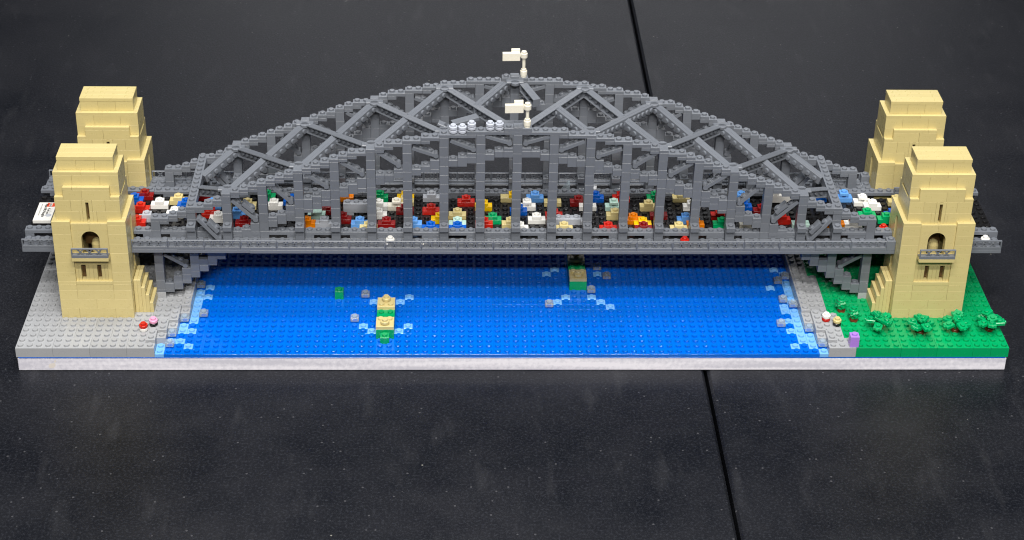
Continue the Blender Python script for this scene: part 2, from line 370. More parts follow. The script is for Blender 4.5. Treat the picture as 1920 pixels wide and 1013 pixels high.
def tower(name, lab, cx, y0, mir, cat='tower'):
    """origin at left-front base corner; x from 0 to 8 towards the river unless mirrored"""
    t = thing(name, lab, cat, (cx, y0, 1.2), 'tan stepped bridge towers')
    def put(nm, mat, x, y, z, w, d, h, studs='', jit=.0035):
        X = 8-x-w if mir else x
        return B(nm, t, mat, X, y, z, w, d, h, studs, jit=jit)
    def ring(z, h, nm, fx, sx, x0, x1, ya, yb, th=1.0, front=True):
        """courses of a hollow ring: cuts fx along the fronts, sx along the sides"""
        xs = [x0]+fx+[x1]
        for a, b in zip(xs, xs[1:]):
            put(nm, 'tan', a, ya, z, b-a, th, h); put(nm, 'tan', a, yb-th, z, b-a, th, h)
        ys = [ya+th]+sx+[yb-th]
        for a, b in zip(ys, ys[1:]):
            put(nm, 'tan', x0, a, z, th, b-a, h); put(nm, 'tan', x1-th, a, z, th, b-a, h)
    ring(0, 1.2, 'brick', [2, 6], [], 0, 8, 0, 6)
    ring(1.2, 1.2, 'brick', [4], [3], 0, 8, 0, 6)
    for k, c in ((2, [1.98, 6.0]), (3, [1.98, 6.0])): ring(k*1.2, 1.2 if k < 3 else .8, 'brick', c, [2] if k % 2 else [3, 4], 0, 8, 0, 6)
    put('plate', 'tan', 0, 0, 4.4, 2, 1, .4); put('plate', 'tan', 6, 0, 4.4, 2, 1, .4); put('sill_plate', 'tan', 2, -.03, 4.4, 4, 1, .4)
    put('plate', 'tan', 0, 5, 4.4, 2, 1, .4); put('plate', 'tan', 6, 5, 4.4, 2, 1, .4); put('sill_plate', 'tan', 2, 5.03, 4.4, 4, 1, .4)
    for xx in (0, 7): put('plate', 'tan', xx, 1, 4.4, 1, 4, .4)
    # pilasters and sides from z 4.8 to 12.0, river side has a tall slot at y 2.5..3.5
    for k in range(6):
        z = 4.8+k*1.2; c = 2 if k % 2 else 1.98
        for ya in (0, 5):
            put('brick', 'tan', 0, ya, z, 2, 1, 1.2); put('brick', 'tan', 6, ya, z, 2, 1, 1.2)
        put('brick', 'tan', 0, 1, z, 1, 4, 1.2)
        if k < 5:
            put('brick', 'tan', 7, 1, z, 1, 1.5, 1.2); put('brick', 'tan', 7, 3.5, z, 1, 1.5, 1.2)
    # arched head of the side slot
    q = MB(); pts = [(1, 0), (2.5, 0)]+[(3-.5*math.cos(a*math.pi/10), .35+.5*math.sin(a*math.pi/10)) for a in range(11)]+[(3.5, 0), (5, 0), (5, 1.2), (1, 1.2)]
    q.prism([(u, v+.004) for u, v in pts], 0, .98, 'x')
    X = 0 if mir else 7
    link('arch_brick', q.mesh('side_arch', 'tan'), t, (X+.01, 0, 10.8))
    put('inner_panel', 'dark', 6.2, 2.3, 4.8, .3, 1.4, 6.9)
    # recessed centre of front and back: window zone, arch, lintel
    for face in (0, 1):
        def pf(nm, mat, x, dep, z, w, th, h):
            y = dep if not face else 6-dep-th
            return put(nm, mat, x, y, z, w, th, h)
        rec = .22
        for x0, x1 in ((2, 2.32), (2.32, 2.65), (3.15, 3.5), (3.5, 3.95), (3.95, 4.4), (4.85, 5.2), (5.2, 5.55), (5.55, 6)):
            pf('window_slat', 'tan', x0, rec, 4.8, x1-x0, .7, 2.0)
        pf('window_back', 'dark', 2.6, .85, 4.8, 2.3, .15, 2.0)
        pf('sill', 'tan', 2.65, rec+.05, 4.8, .5, .5, .16); pf('sill', 'tan', 4.4, rec+.05, 4.8, .45, .5, .16)
        pf('plate', 'tan', 2, rec, 6.8, 4, .8, .4)
        pf('plate', 'tan', 2, rec, 7.2, 4, .8, .8)
        if not face:
            put('balcony_plate', 'tan', 2, -.98, 7.95, 4, 1.15, .42)
            o = link('balcony_rail', fence_me('dgrey'), t, (2, -1, 8.38))
        # arch z 8.0..12.0
        q = MB(); r = .98
        pts = [(2, 8.0), (3.02, 8.0), (3.02, 10.1)]+[(4-r*math.cos(a*math.pi/16), 10.1+r*math.sin(a*math.pi/16)) for a in range(1, 16)]+[(4.98, 10.1), (4.98, 8.0), (6, 8.0), (6, 11.2), (2, 11.2)]
        ya = rec if not face else 6-rec-.78
        mp = [(8-u, v) for u, v in pts] if mir else pts
        q.prism(mp, ya, ya+.78); link('arch_brick', q.mesh('window_arch', 'tan'), t)
        pf('lintel_brick', 'tan', 2, rec, 11.2, 2, .78, .8); pf('lintel_brick', 'tan', 4, rec, 11.2, 2, .78, .8)
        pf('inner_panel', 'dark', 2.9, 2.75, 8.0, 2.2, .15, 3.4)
    link('inner_arch', cached(('inner_arch',), lambda q: q.lathe(0, 0, [(.6, 0), (.6, .9), (.45, 1.3), (.2, 1.45)], 16), 'tanside'), t, (4.25, 2.2, 7.6))
    # shoulder tiles
    for ya in (0, 5): put('tile', 'tan', 0, ya, 12, 2, 1, .4); put('tile', 'tan', 6, ya, 12, 2, 1, .4)
    put('tile', 'tan', 0, 1, 12, 1, 4, .4); put('tile', 'tan', 7, 1, 12, 1, 4, .4)
    for ya in (.22, 4.99): put('tile', 'tan', 2, ya, 12, 4, .79, .07)
    put('plate', 'tan', 1, 1, 11.8, 6, 4, .2)
    # upper body z 12.4..14.8
    for k, cuts in ((0, [2.0]), (1, [1.6])):
        z = 12.0+k*1.4; h = 1.4
        for ya in (.5, 4.5):
            put('brick', 'tan', .5, ya, z, 1.7 if k else 2.6, 1, h); put('brick', 'tan', 5.9 if k else 4.9, ya, z, 1.6 if k else 2.6, 1, h)
            if k: put('brick', 'tan', 2.2, ya, z, 1.2, 1, h); put('brick', 'tan', 4.5, ya, z, 1.4, 1, h)
            else: put('brick', 'tan', 3.1, ya, z, .3, 1, h); put('brick', 'tan', 4.5, ya, z, .4, 1, h)
            put('slit_frame', 'tan', 3.4, ya, z, .4, 1, h); put('slit_frame', 'tan', 4.12, ya, z, .38, 1, h)
        put('brick', 'tan', .5, 1.5, z, 1, 3, h); put('brick', 'tan', 6.5, 1.5, z, 1, 3, h)
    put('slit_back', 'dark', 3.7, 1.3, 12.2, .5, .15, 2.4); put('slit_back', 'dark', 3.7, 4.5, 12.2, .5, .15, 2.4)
    put('slit_cap', 'tan', 3.78, .52, 14.5, .36, .5, .3); put('slit_cap', 'tan', 3.78, 4.95, 14.5, .36, .5, .3)
    # ledges and raised centre panel
    for ya in (.5, 4.5):
        put('ledge_tile', 'tan', .5, ya, 14.8, 1, 1, .4); put('ledge_tile', 'tan', 6.5, ya, 14.8, 1, 1, .4)
    for ya in (.5, 5.0):
        put('brick', 'tan', 1.5, ya, 14.8, 2, .5, 1.2); put('brick', 'tan', 3.5, ya, 14.8, 3, .5, 1.2)
        put('tile', 'tan', 1.5, ya, 16.0, 1, .5, .4); put('tile', 'tan', 2.5, ya, 16.0, 4, .5, .4)
    put('plate', 'tan', 1.5, 1, 14.8, 5, 4, .4)
    for k in range(2):
        z = 15.2+1.2*k
        for ya in (1, 4):
            if k: put('brick', 'tan', .5, ya, z, 2, 1, 1.2); put('brick', 'tan', 2.5, ya, z, 3, 1, 1.2); put('brick', 'tan', 5.5, ya, z, 2, 1, 1.2)
            else: put('brick', 'tan', .5, ya, z, 3, 1, 1.2); put('brick', 'tan', 3.5, ya, z, 4, 1, 1.2)
        put('brick', 'tan', .5, 2, z, 1, 2, 1.2); put('brick', 'tan', 6.5, 2, z, 1, 2, 1.2)
    for ya in (1, 4): put('tile', 'tan', .5, ya, 17.6, 3, 1, .4); put('tile', 'tan', 3.5, ya, 17.6, 4, 1, .4)
    put('tile', 'tan', .5, 2, 17.6, 1, 2, .4); put('tile', 'tan', 6.5, 2, 17.6, 1, 2, .4)
    put('plate', 'tan', 1.5, 2, 17.5, 5, 2, .3)
    for a in (1, 3, 5): put('brick', 'tan', a, 1.5, 18.0, 2, 3, 1.2)
    for k in range(3): put('roof_tile', 'tan', .97, 1.47+k*1.02, 19.2, 6.06, 1.02, .42)
    # stepped buttress on the river side, made of upright plates
    if y0 < 16 or True:
        ya = 1.1
        for x, w_, h in ((8.02, .4, 4.25), (8.42, .4, 4.25), (8.82, .4, 3.3), (9.22, .4, 2.3), (9.62, .4, 1.3)):
            put('buttress_step', 'tan', x, ya, 0, w_, 3.2, h, jit=.003)
            put('buttress_cap', 'tanside', x+.02, ya+.1, h-.02, w_-.03, 3.0, .05, jit=.001)
    return t
tower('bridge_tower', 'tan stepped tower in front on the grey ground, left end', 4, 6, False)
tower('bridge_tower', 'tan stepped tower behind the road at the left end', 4, 20, False)
tower('bridge_tower', 'tan stepped tower in front on the green ground, right end', 97, 6, True)
tower('bridge_tower', 'tan stepped tower behind the road at the right end', 97, 20, True)

# ------------------------------------------------------------------ bridge
br = thing('brick_bridge', 'long dark grey arch bridge of toy bricks spanning the blue water between four tan towers', 'bridge', (54.5, 16, 0))
O = base(br)
def sag(x): u = (x-54.5)/54.5; return -.05+.24*u*u
def D(nm, mat, x, y, z, w, d, h, studs='all', jit=.006):
    return B(nm, br, mat, x, y, z+sag(x+w/2), w, d, h, studs, O, jit)
def spans(a, b, n, off=0):
    xs = [a]; x = a+(off or n)
    while x < b: xs.append(x); x += n
    xs.append(b); return list(zip(xs, xs[1:]))
SKIPF = (4, 12, 97, 105)
def hits_tower(a, b): return (a >= 4 and b <= 12) or (a >= 97 and b <= 105)
# front rail: plate course then lattice panels
def rail(y, flip):
    for A, Bb in ((0, 4), (12, 97), (105, 109)):
        for a, b in spans(A, Bb, 8, 5 if A == 12 else 0):
            D('rail_base_plate', 'dgrey', a, y, 8.4, b-a, 1, .4, '')
        x = A
        while x+4 <= Bb+.01:
            o = link('rail_panel', fence_me('dgrey'), br, (x-O[0]+(4 if flip else 0), y+(1 if flip else 0)-O[1], 8.805+sag(x+2)), (0, 0, math.pi if flip else 0)); x += 4
        if x < Bb: D('rail_end_brick', 'dgrey', x, y, 8.804, 1, 1, 1.2)
rail(8, False); rail(23, True)
POST = [14+4*k for k in range(21)]
BOX = [p for p in POST if p not in (14, 26, 82, 94)]
def posts_in(a, b): return [p for p in POST if a <= p < b]
# walkway rows, narrow support rows and the black road
for A, Bb in ((0, 4), (12, 97), (105, 109)):
    for a, b in spans(A, Bb, 4, 2 if A == 12 else 0): D('walkway_plate', 'dgrey', a, 9, 8.8, b-a, 1, .4, tuple((i, 0) for i in range(int(b-a)) if (int(a)+i) not in POST))
for a, b in ((0, 4), (12, 14))+tuple((p+1, p+4) for p in POST[:-1])+((95, 97), (105, 109)):
    D('kerb_plate', 'dgrey', a, 10, 9.6, b-a, 1, .4)
    if random.random() < .75: D('kerb_support', 'dgrey', a if random.random() < .5 or a < 1 else b-1, 10.02, 9.2, 1, .96, .4, '')
    if random.random() < .35 and b-a > 2: D('kerb_support', 'dgrey', a+1, 10.02, 9.2, 2 if a > 1 else 1, .96, .4, '')
for a, b in spans(0, 109, 8, 5):
    D('kerb_plate', 'dgrey', a, 19, 9.6, b-a, 1, .4)
    D('kerb_support', 'dgrey', a+1, 19.02, 9.2, 2, .96, .4, '')
for a, b in spans(0, 109, 8, 3):
    if a >= 26 and b <= 84: D('cross_tie', 'dgrey', a+3, 20, 8.8, 1, 3, .4, ''); D('cross_tie', 'dgrey', a+7, 20, 8.8, 1, 3, .4, '')
    elif a >= 12 and b <= 97 or b <= 4 or a >= 105:
        D('walkway_plate', 'dgrey', a, 20, 8.8, b-a, 3, .4)
    else:
        for i in range(int(a), int(b)):
            if not (4 <= i < 12 or 97 <= i < 105): D('walkway_plate', 'dgrey', i, 20, 8.8, 1, 3, .4)
for a, b in spans(0, 109, 8, 6):
    for y, d in ((10, 1), (11, 4), (15, 4)):
        if y == 10 and (a < 12 and b > 4 or a < 105 and b > 97): continue
        D('road_plate', 'black', a, y, 8.8, b-a, d, .4, 'all' if y > 10 else '')
for a, b in spans(12, 97, 12): D('deck_beam', 'black', a, 9.02, 8.4, b-a, 10.9, .38, '')  # deck beams coloured black to deepen the shade under the deck
for a, b in ((12, 26), (84, 97)): D('deck_beam', 'black', a, 20.02, 8.4, b-a, 2.9, .38, '')
for a, b in spans(26, 84, 10): D('deck_beam', 'black', a, 20.02, 8.4, b-a, 3.9, .38, '')  # black sheet stands in for shade in the open gap behind the kerb
for a, b in ((0, 4), (105, 109)): D('deck_beam', 'black', a, 12.02, 8.4, b-a, 7.9, .38, '')

# ---- arches. Tables are written for the left half; x is mirrored about 54.5
TOP = [(53, 56, 23.09, 1), (49, 53, 22.69, 0), (46, 49, 22.29, 0), (44, 46, 21.93, 0), (42, 44, 21.55, 0), (40, 42, 21.18, 0), (39, 40, 20.80, 0), (38, 39, 20.42, 2), (36, 38, 20.03, 0),
       (35, 36, 19.65, 0), (34, 35, 19.26, 0), (33, 34, 18.88, 0), (32, 33, 18.49, 0), (31, 32, 18.11, 0), (30, 31, 17.75, 2), (29, 30, 17.38, 0), (28, 29, 16.98, 0), (27, 28, 16.60, 0), (26, 27, 16.22, 0),
       (25, 26, 15.84, 0), (24, 25, 15.46, 0), (23, 24, 15.10, 0), (22, 23, 14.80, 2), (21, 22, 13.99, 0), (20, 21, 13.58, 0), (18, 20, 13.18, 0), (17, 18, 12.55, 0), (16, 17, 12.08, 0), (14, 16, 11.72, 0)]
ONE = {51, 52, 47, 48, 45, 43, 41, 37}
LOW = [(53, 54, 20.72, 19.54), (52, 53, 20.33, 19.54), (51, 52, 19.93, 19.14), (49, 50, 20.0, 18.78), (48, 49, 19.57, 18.38), (47, 48, 19.17, 18.38), (45, 46, 19.18, 17.62), (44, 45, 18.43, 17.62), (43, 44, 18.03, 17.24),
       (41, 42, 18.06, 16.87), (40, 41, 17.31, 16.47), (39, 40, 17.31, 16.07), (37, 38, 16.89, 15.2), (36, 37, 16.11, 14.88), (35, 36, 15.68, 14.52), (33, 34, 15.31, 13.3), (32, 33, 14.55, 12.94), (31, 32, 14.19, 12.5),
       (29, 30, 13.40, 11.4), (28, 29, 12.21, 11.03), (27, 28, 11.85, 10.62), (25, 26, 11.07, 9.5), (24, 25, 10.3, 9.22), (23, 24, 9.6, 9.22)]
K = 1.037
def hz(z): return z if z < 10 else 10+(z-10)*K
TH_F, TH_B = math.atan(.066), -math.atan(.026)
def arch(side):
    y0, th = (10, TH_F) if side == 'front' else (21.15, TH_B)
    def P(nm, x, z0, z1, w=1, studs='', mir=True, d=1, dy=0, mat='dgrey'):
        outs = []
        for m in ((0, 1) if mir else (0,)):
            X = 109-x-w if m else x
            if m and abs(X-x) < .01: continue
            me = brick_me(w, d, z1-z0, mat, tuple((int(w)-1-i, j) for i, j in studs) if (m and studs not in ('', 'all')) else studs)
            h = z0-10
            loc = (X-O[0]+JIT.uniform(-.012, .012), y0+dy-math.sin(th)*max(h, 0)-O[1]+JIT.uniform(-.012, .012), 10+(math.cos(th)*h if h > 0 else h))
            outs.append(link(nm, me, br, loc, (th if h > 0 else 0, 0, 0)))
        return outs
    # top chord
    for a, b, z, kind in TOP:
        zt = hz(z); n = b-a
        if a == 53:
            P('chord_plate', 53, zt-.4, zt, 3, ((0, 0),), mir=False); P('chord_plate', 53, zt-.8, zt-.404, 3, '', mir=False)
            P('chord_tile', 54, zt+.004, zt+.2, 1, '', mir=False); continue
        if kind == 2:
            P('chord_tile', a, zt-.3, zt+.05, 1, ''); P('chord_brick', a, zt-1.3, zt-.304, 1, ''); continue
        P('chord_plate', a, zt-.4, zt, n, 'all')
        run = [c for c in range(a, b) if c not in ONE and c not in POST]
        if run: P('chord_plate', run[0], zt-.8, zt-.404, len(run), '')
    zt = {c: hz(z) for a, b, z, k in TOP for c in range(a, b)}
    # lower chord
    lows = {}
    for a, b, t, bo_ in LOW:
        zt_, zb_ = hz(t), hz(bo_); lows[a] = (zt_, zb_)
        k = max(1, round((zt_-zb_)/.4)); hh = (zt_-zb_)/k; z = zt_; i = 0
        left_nb = None
        while k > 0:
            m_ = 3 if k >= 3 and (a+k) % 2 else (2 if k >= 2 and k != 3 else 1)
            open_top = i == 0 and (a+1) % 4 != 2
            P('chord_plate' if m_ < 3 else 'chord_brick', a, z-hh*m_, z-.003, 1, 'all' if open_top else '')
            z -= hh*m_; k -= m_; i += 1
    # posts
    for p in [p for p in POST if p <= 54]:
        top = zt[p]-.404 if p not in (22, 30, 38) else zt[p]-1.304
        if p not in zt: top = hz(23.09)-.804
        if p == 54: top = hz(23.09)-.804
        if p == 46: top = zt[46]-.404
        z = top; bot = 10.0 if p in BOX else 9.2
        while z > bot+.05:
            h = 1.2 if z-1.2 > bot+.3 else z-bot
            P('post_brick', p, z-h+.004, z, 1, '', mir=p != 54); z -= h
        if p in BOX:
            mm = p != 54
            P('post_foot', p, 8.9, 10.45, 1, '', mir=mm, dy=-.72, d=.7)
            P('post_foot', p, 9.2, 10.0, 1, '', mir=mm)
            P('bracket_plate', p, 10.62, 11.22, 1, 'all', mir=mm, dy=-1)
            P('bracket_lip', p+.1, 10.50, 10.62, .8, '', mir=mm, dy=-.9, d=.8)
    # lower stepped end under the deck
    for x, zt_, zb_ in ((23, 8.38, 8.0), (22, 8.38, 7.2), (21, 8.38, 6.4), (20, 8.38, 5.6), (19, 6.4, 4.8), (18, 8.38, 4.0), (17, 5.2, 3.2), (16, 4.2, 2.4), (15, 3.2, 2.0), (14, 8.38, 2.0)):
        z = zt_
        while z > zb_+.01:
            h = min(1.2 if x in (14, 18) else .8, z-zb_)
            P('haunch_brick', x, z-h+.003, z, 1, 'all' if z == zt_ and x in (17, 16, 15) else '', dy=0); z -= h
        if x == 14:
            for mm_, X in ((0, 14), (1, 94)): B('bearing_brick', br, 'lgrey', X, y0, 1.2, 1, 1, .8, '', O)
    # diagonal struts with a hinge barrel at the low end
    def strut(mb, n):
        mb.box(.25, .02, -.2, n-.02, .98, .2); mb.lathe(0, 0, [(.29, .02), (.29, .98)], 14, 'y')
        for i in range(int(n)): mb.stud(i+.55+.25, .5, .2, 12)
    for (lx, lz), (ux, uz) in (((53.62, 21.23), (51.17, 22.0)), ((49.71, 20.43), (47.26, 21.44)), ((45.63, 19.65), (43.19, 20.5)), ((41.55, 18.46), (39.4, 19.94)), ((37.54, 17.36), (35.4, 18.69)), ((33.59, 15.75), (31.49, 17.18)),
                               ((29.61, 13.79), (27.74, 15.55)), ((25.61, 11.52), (23.12, 13.85)), ((21.55, 9.48), (19.21, 12.25)), ((17.42, 5.54), (15.41, 6.8))):
        lz, uz = hz(lz), hz(uz); n = 3.55 if lx < 22.6 and lx > 18 or 25 < lx < 26 else 2.75
        me = cached(('strut', n), lambda q: strut(q, n), 'dgrey')
        ang = math.atan2(uz-lz, ux-lx); L = math.hypot(uz-lz, ux-lx)
        lean = math.sin(th)*max(lz-10, 0)
        dy = -1.0 if lx < 22 and lx > 18 else 0
        # left: mesh x-axis runs from hinge up-left; turn it about z by 180 so studs stay on top
        a1 = math.atan2(uz-lz, lx-ux)
        o = link('strut', me, br, (lx-O[0], y0-lean-O[1]+1+dy, lz)); o.rotation_euler = Euler((0, a1*-1, math.pi), 'XYZ')
        o = link('strut', me, br, (109-lx-O[0], y0-lean-O[1]+dy, lz)); o.rotation_euler = Euler((0, -a1, 0), 'XYZ')
        if lx < 26 and lx > 18:
            for mm_ in (0, 1):
                me2 = brick_me(1.6, 1, .4, 'dgrey', ((0, 0),)); X = 109-lx if mm_ else lx
                o = link('strut_plate', me2, br, (X-O[0]+(.9*math.cos(a1)-.45*math.sin(a1))*(1 if mm_ else -1), y0-lean-O[1]+dy+(0 if mm_ else 1), lz+.9*math.sin(a1)+.24*math.cos(a1)), (0, -a1, 0 if mm_ else math.pi))
arch('front'); arch('back')
def yf(z): return 10-.066*max(hz(z)-10, 0)
def yb(z): return 21.15+.026*max(hz(z)-10, 0)
# cross beam over the ends of the arches
for X in (18, 90):
    z = hz(13.18)+.012
    link('portal_beam', brick_me(1, 12, .4, 'dgrey', 'all'), br, (X-O[0], 9.8-O[1], z-.4))
    link('portal_beam', brick_me(1, 12, .4, 'dgrey', ''), br, (X-O[0], 9.8-O[1], z-.81))
    link('portal_beam', brick_me(1, 4, .4, 'dgrey', ''), br, (X-O[0], 14-O[1], z-1.22))
# lateral bracing
def beam_me(L, kind):
    def fn(q):
        if kind == 'hollow':
            q.box(0, .42, -1, L, .9, 0, .03); q.box(0, 0, -.14, L, .44, 0, .02); q.box(0, 0, -1, L, .44, -.88, .02)
            q.box(0, .01, -.9, .14, .44, -.1, .02); q.box(L-.14, .01, -.9, L, .44, -.1, .02)
            if L > 6: q.box(L/2-.08, .01, -.9, L/2+.08, .44, -.1, .02)
            for i in range(1, int(L)):
                q.lathe(i+(L-int(L))/2, -.5, [(.13, .12), (.2, .12), (.2, .43)], 12, 'y')
        else:
            q.box(0, 0, -1, L, .39, 0, .03); q.box(0, .4, -1, L, .9, 0, .03)
            for i in range(int(L)): q.lathe(i+.5+(L-int(L))/2, -.5, [(.24, -.2), (.3, -.165), (.3, .02)], 14, 'y')
    return cached(('beam', round(L, 2), kind), fn, 'dgrey')
def beam(p, q, kind):
    a, b = Vector(p), Vector(q)
    if b.x < a.x: a, b = b, a
    d = b-a; L = round(d.length, 1)
    xa = d.normalized(); ya = Vector((0, 0, 1)).cross(xa).normalized(); za = xa.cross(ya)
    Mx = Matrix((xa, ya, za)).transposed().to_4x4()
    o = link('brace_beam', beam_me(L, kind), br, (a.x-O[0]-ya.x*.5, a.y-O[1]-ya.y*.5, a.z-ya.z*.5))
    o.rotation_euler = Mx.to_euler()
NZ = {22: 14.8, 30: 17.75, 38: 20.4, 46: 22.2, 54: 22.95, 62: 22.2, 70: 20.4, 78: 17.75, 86: 14.8}
def F(i, dx=.5, dy=1.5): return (i+dx, yf(NZ[i])+dy, hz(NZ[i])-.08)
def Bk(i, dx=.5, dy=-.5): return (i+dx, yb(NZ[i])+dy, hz(NZ[i])-.08)
def lerp(a, b, t): return tuple(a[k]+(b[k]-a[k])*t for k in range(3))
for i in (22, 30, 38, 46):
    j = i+8
    A, Z_ = Bk(i, .9), F(j, -.1 if j < 54 else -.6)
    beam(A, Z_, 'hollow')
    A, Z_ = F(i, .8), Bk(j, .3 if j < 54 else -.8)
    if i != 46: beam(A, lerp(A, Z_, .49), 'studded')
    beam(lerp(A, Z_, .51), Z_, 'studded')
    i2, j2 = 108-i, 108-j
    A, Z_ = F(j2, 1.1 if j2 > 54 else 1.6), Bk(i2, .1)
    beam(A, Z_, 'studded' if i == 38 else 'hollow')
    A, Z_ = Bk(j2, .7 if j2 > 54 else 1.8), F(i2, .2)
    if i == 46: beam((55.5, 20.6, hz(22.9)), (56.9, 17.2, hz(22.6)), 'hollow')
    else: beam(A, lerp(A, Z_, .49), 'hollow' if i == 38 else 'studded')
    beam(lerp(A, Z_, .51), Z_, 'studded')
# node hinge plates inside the chords
def node_fn(q):
    q.box(0, 0, -.3, 2, .8, 0, .05); q.lathe(1, .75, [(.5, -.3), (.5, -.02), (.46, 0)], 20)
nm_ = cached(('node',), node_fn, 'dgrey')
for i in NZ:
    link('hinge_plate', nm_, br, (i-.5-O[0], yf(NZ[i])+1.02-O[1], hz(NZ[i])+.03)); link('hinge_plate', nm_, br, (i+1.5-O[0], yb(NZ[i])-.02-O[1], hz(NZ[i])+.03), (0, 0, math.pi))
# half diamonds from the portal beams to the first nodes
for s in (0, 1):
    X = 18.9 if not s else 90.1; n = 22 if not s else 86
    z = hz(13.18)-.05
    for Y, tgt, kind in ((17.2, Bk(n, .3), 'studded'), (14.6, F(n, .1), 'hollow')):
        beam((X, Y, z), tgt, kind if not s else ('studded' if kind == 'studded' else 'hollow'))
# loose plate fallen across the missing brace
link('loose_plate', brick_me(3, 1, .4, 'dgrey', ()), br, (47.6-O[0], 12.6-O[1], hz(22.0)-.6), (0.05, -.12, .35))
q = MB(); q.box(0, 0, 0, 1.1, .9, .3, .05); q.lathe(1.1, .45, [(.42, 0), (.42, .3)], 14)
link('loose_hinge', q.mesh('loose_hinge', 'dgrey'), br, (45.7-O[0], 11.3-O[1], hz(22.3)), (0, .35, -.2))
link('brace_seat', brick_me(2.6, 1, .8, 'dgrey', ()), br, (53.1-O[0], 10.4-O[1], hz(22.9)-.75))

# ------------------------------------------------------------------ flags, climbers
def flag(x, y, z, hgt, lab):
    t = thing('white_flag', lab, 'flag', (x, y, z), 'white flags on the arch tops')
    def fn(q):
        q.lathe(0, 0, [(.36, 0), (.36, .2), (.41, .22), (.41, .7), (.38, .75), (.3, .76), (.3, .95), (.27, .98), (.19, .99), (.19, hgt-.9), (.28, hgt-.88), (.3, hgt-.75)], 18)
    link('pole', cached(('pole', hgt), fn, 'warmwhite'), t)
    def fh(q):
        q.lathe(0, 0, [(.3, 0), (.41, .03), (.41, .5), (.38, .53), (.3, .54), (.3, .74), (.27, .77)], 18)
        q.box(-.75, -.14, .12, -.2, .14, .42, .03)
    link('pole_head', cached(('head',), fh, 'warmwhite'), t, (0, 0, hgt-.76))
    def ff(q):
        q.box(-2.45, -.25, -.35, -.45, .15, .65, .03); q.box(-1.45, .05, .5, -.45, .35, .98, .03)
    link('flag_plate', cached(('flagplate',), ff, 'warmwhite'), t, (0, 0, hgt-.76), (0, 0, .04))
flag(55.5, yf(23)+.5, hz(23.09), 2.85, 'white brick flag on the front arch, in front of the braces')
flag(55.5, yb(23)+.5, hz(23.09), 3.15, 'white brick flag on the rear arch, topmost thing in the picture')
def roundstack(q, r=.47):
    q.lathe(0, 0, [(.34, 0), (.34, .1), (r, .12), (r, .36), (r-.04, .39), (.34, .4), (.34, .5), (r, .52), (r, .78), (r-.04, .8)], 20); q.stud(0, 0, .8)
for x, z, lab in ((47.5, 22.29, 'first from the left'), (48.5, 22.29, 'second from the left'), (49.5, 22.69, 'third from the left, a step higher'),
                  (51.5, 22.69, 'fourth, left of the pair nearest the flag'), (52.5, 22.69, 'fifth, right beside the white flag')):
    tag(link('arch_climber', cached(('rs',), roundstack, 'bwhite'), None, (x, yf(z)+.5, hz(z)+.01)), 'white round climber on the front arch top, '+lab, 'toy figure', 'white round climbers on the arch')
def cap(q): q.lathe(0, 0, [(.4, 0), (.52, .1), (.52, .2), (.46, .3), (.3, .34), (.3, .52), (.26, .56)], 20)
for x, y, mat, lab in ((40.5, 9.5, 'white', 'white round cap on the front walkway left of the middle'), (73.5, 9.5, 'red', 'red round cap on the front walkway right of the middle'),
                       (107.5, 9.5, 'white', 'white round cap on the walkway beyond the right tower'), (96.3, 11.5, 'red', 'red round cap beside the right tower at the road edge')):
    tag(link('round_cap', cached(('cap', mat), cap, mat), None, (x, y, 9.21+sag(x)+(.4 if x == 96.3 else 0))), lab, 'toy figure', 'round caps on the walkways')
for x, w_, lab in ((39.9, 'white', 'tiny white scrap caught in the front rail, left one'), (43.9, 'warmwhite', 'tiny cream scrap caught in the front rail, right one')):
    q = MB(); q.box(0, 0, 0, .38, .2, .3, .08); o = link('rail_scrap', q.mesh('rail_scrap', w_), None, (x, 8.1, 9.4)); tag(o, lab, 'scrap', 'scraps in the rail')

# ------------------------------------------------------------------ cars
CARS = '''red48,17 tan47,14 mint47,12 blue47,11 yellow50,16 green51,13 tan/yellow53,18 tan53,12 red50,12 azure56,18 white55,16 blue54,15 white56,13 white54,11 tan58,17 red58,14
darkred61,17 white62,16 silver3:59,13 tan59,11 blue63,18 mint65,16 tan65,14 red64,11 red66,18 orange67,13 yellow68,12 darkred70,14 darkred68,11 green70,18 tan69,16 tan73,18 white74,16 azure73,13
orange74,12 tan72,11 red77,14 green77,12 azure80,18 blue80,16 darkred82,15 cream80,12 mintflat31,14 darkred32,15 silver32,12 orange30,12 orange34,18 bus35,15 darkred34,13 azure36,12 tan37,11 green38,18 white38,16
cream40,16 yellow41,18 white38,14 darkred41,15 darkred39,12 tan41,17 silver44,18 red44,15 yellow45,13 azure42,12 blue44,11 blue10,17 darkred11,18 red11,15 white13,16 tan15,17 white15,14 blue16,16 silver12,13
red11,12 darkred18,18 azure19,16 tan23,16 azure22,14 darkred23,12 green25,18 white26,16 blue28,17 red19,14 white20,13 blue89,18 azure92,18 white94,17 white95,16 green94,14 white92,12 green96,13 blue97,14
tan98,17 orange2,17 mint105,16 boat84,17 red84,13 mint86,12 orange90,12'''.split()
import re
CN = {'azure': 'sky blue', 'darkred': 'dark red', 'silver': 'pale grey', 'mint': 'pale mint', 'tan': 'tan', 'cream': 'cream', 'orange': 'orange'}
def lane(y): return ('first', 'second', 'third', 'fourth', 'fifth', 'sixth', 'seventh', 'eighth')[int(y)-11]+' lane from front'
def where(x):
    if x < 4: return 'behind the printed name tile'
    if x > 104: return 'beyond the right towers'
    if x < 14: return 'beside the front left tower'
    if x > 93: return 'beside the front right tower'
    n = round((x-14)/4); s = n-10
    words = ['', 'first', 'second', 'third', 'fourth', 'fifth', 'sixth', 'seventh', 'eighth', 'ninth', 'tenth']
    if s == 0: return 'by the middle post'
    return 'by %s post %s of middle' % (words[min(abs(s), 10)], 'right' if s > 0 else 'left')
LABS = {}
occ = {}
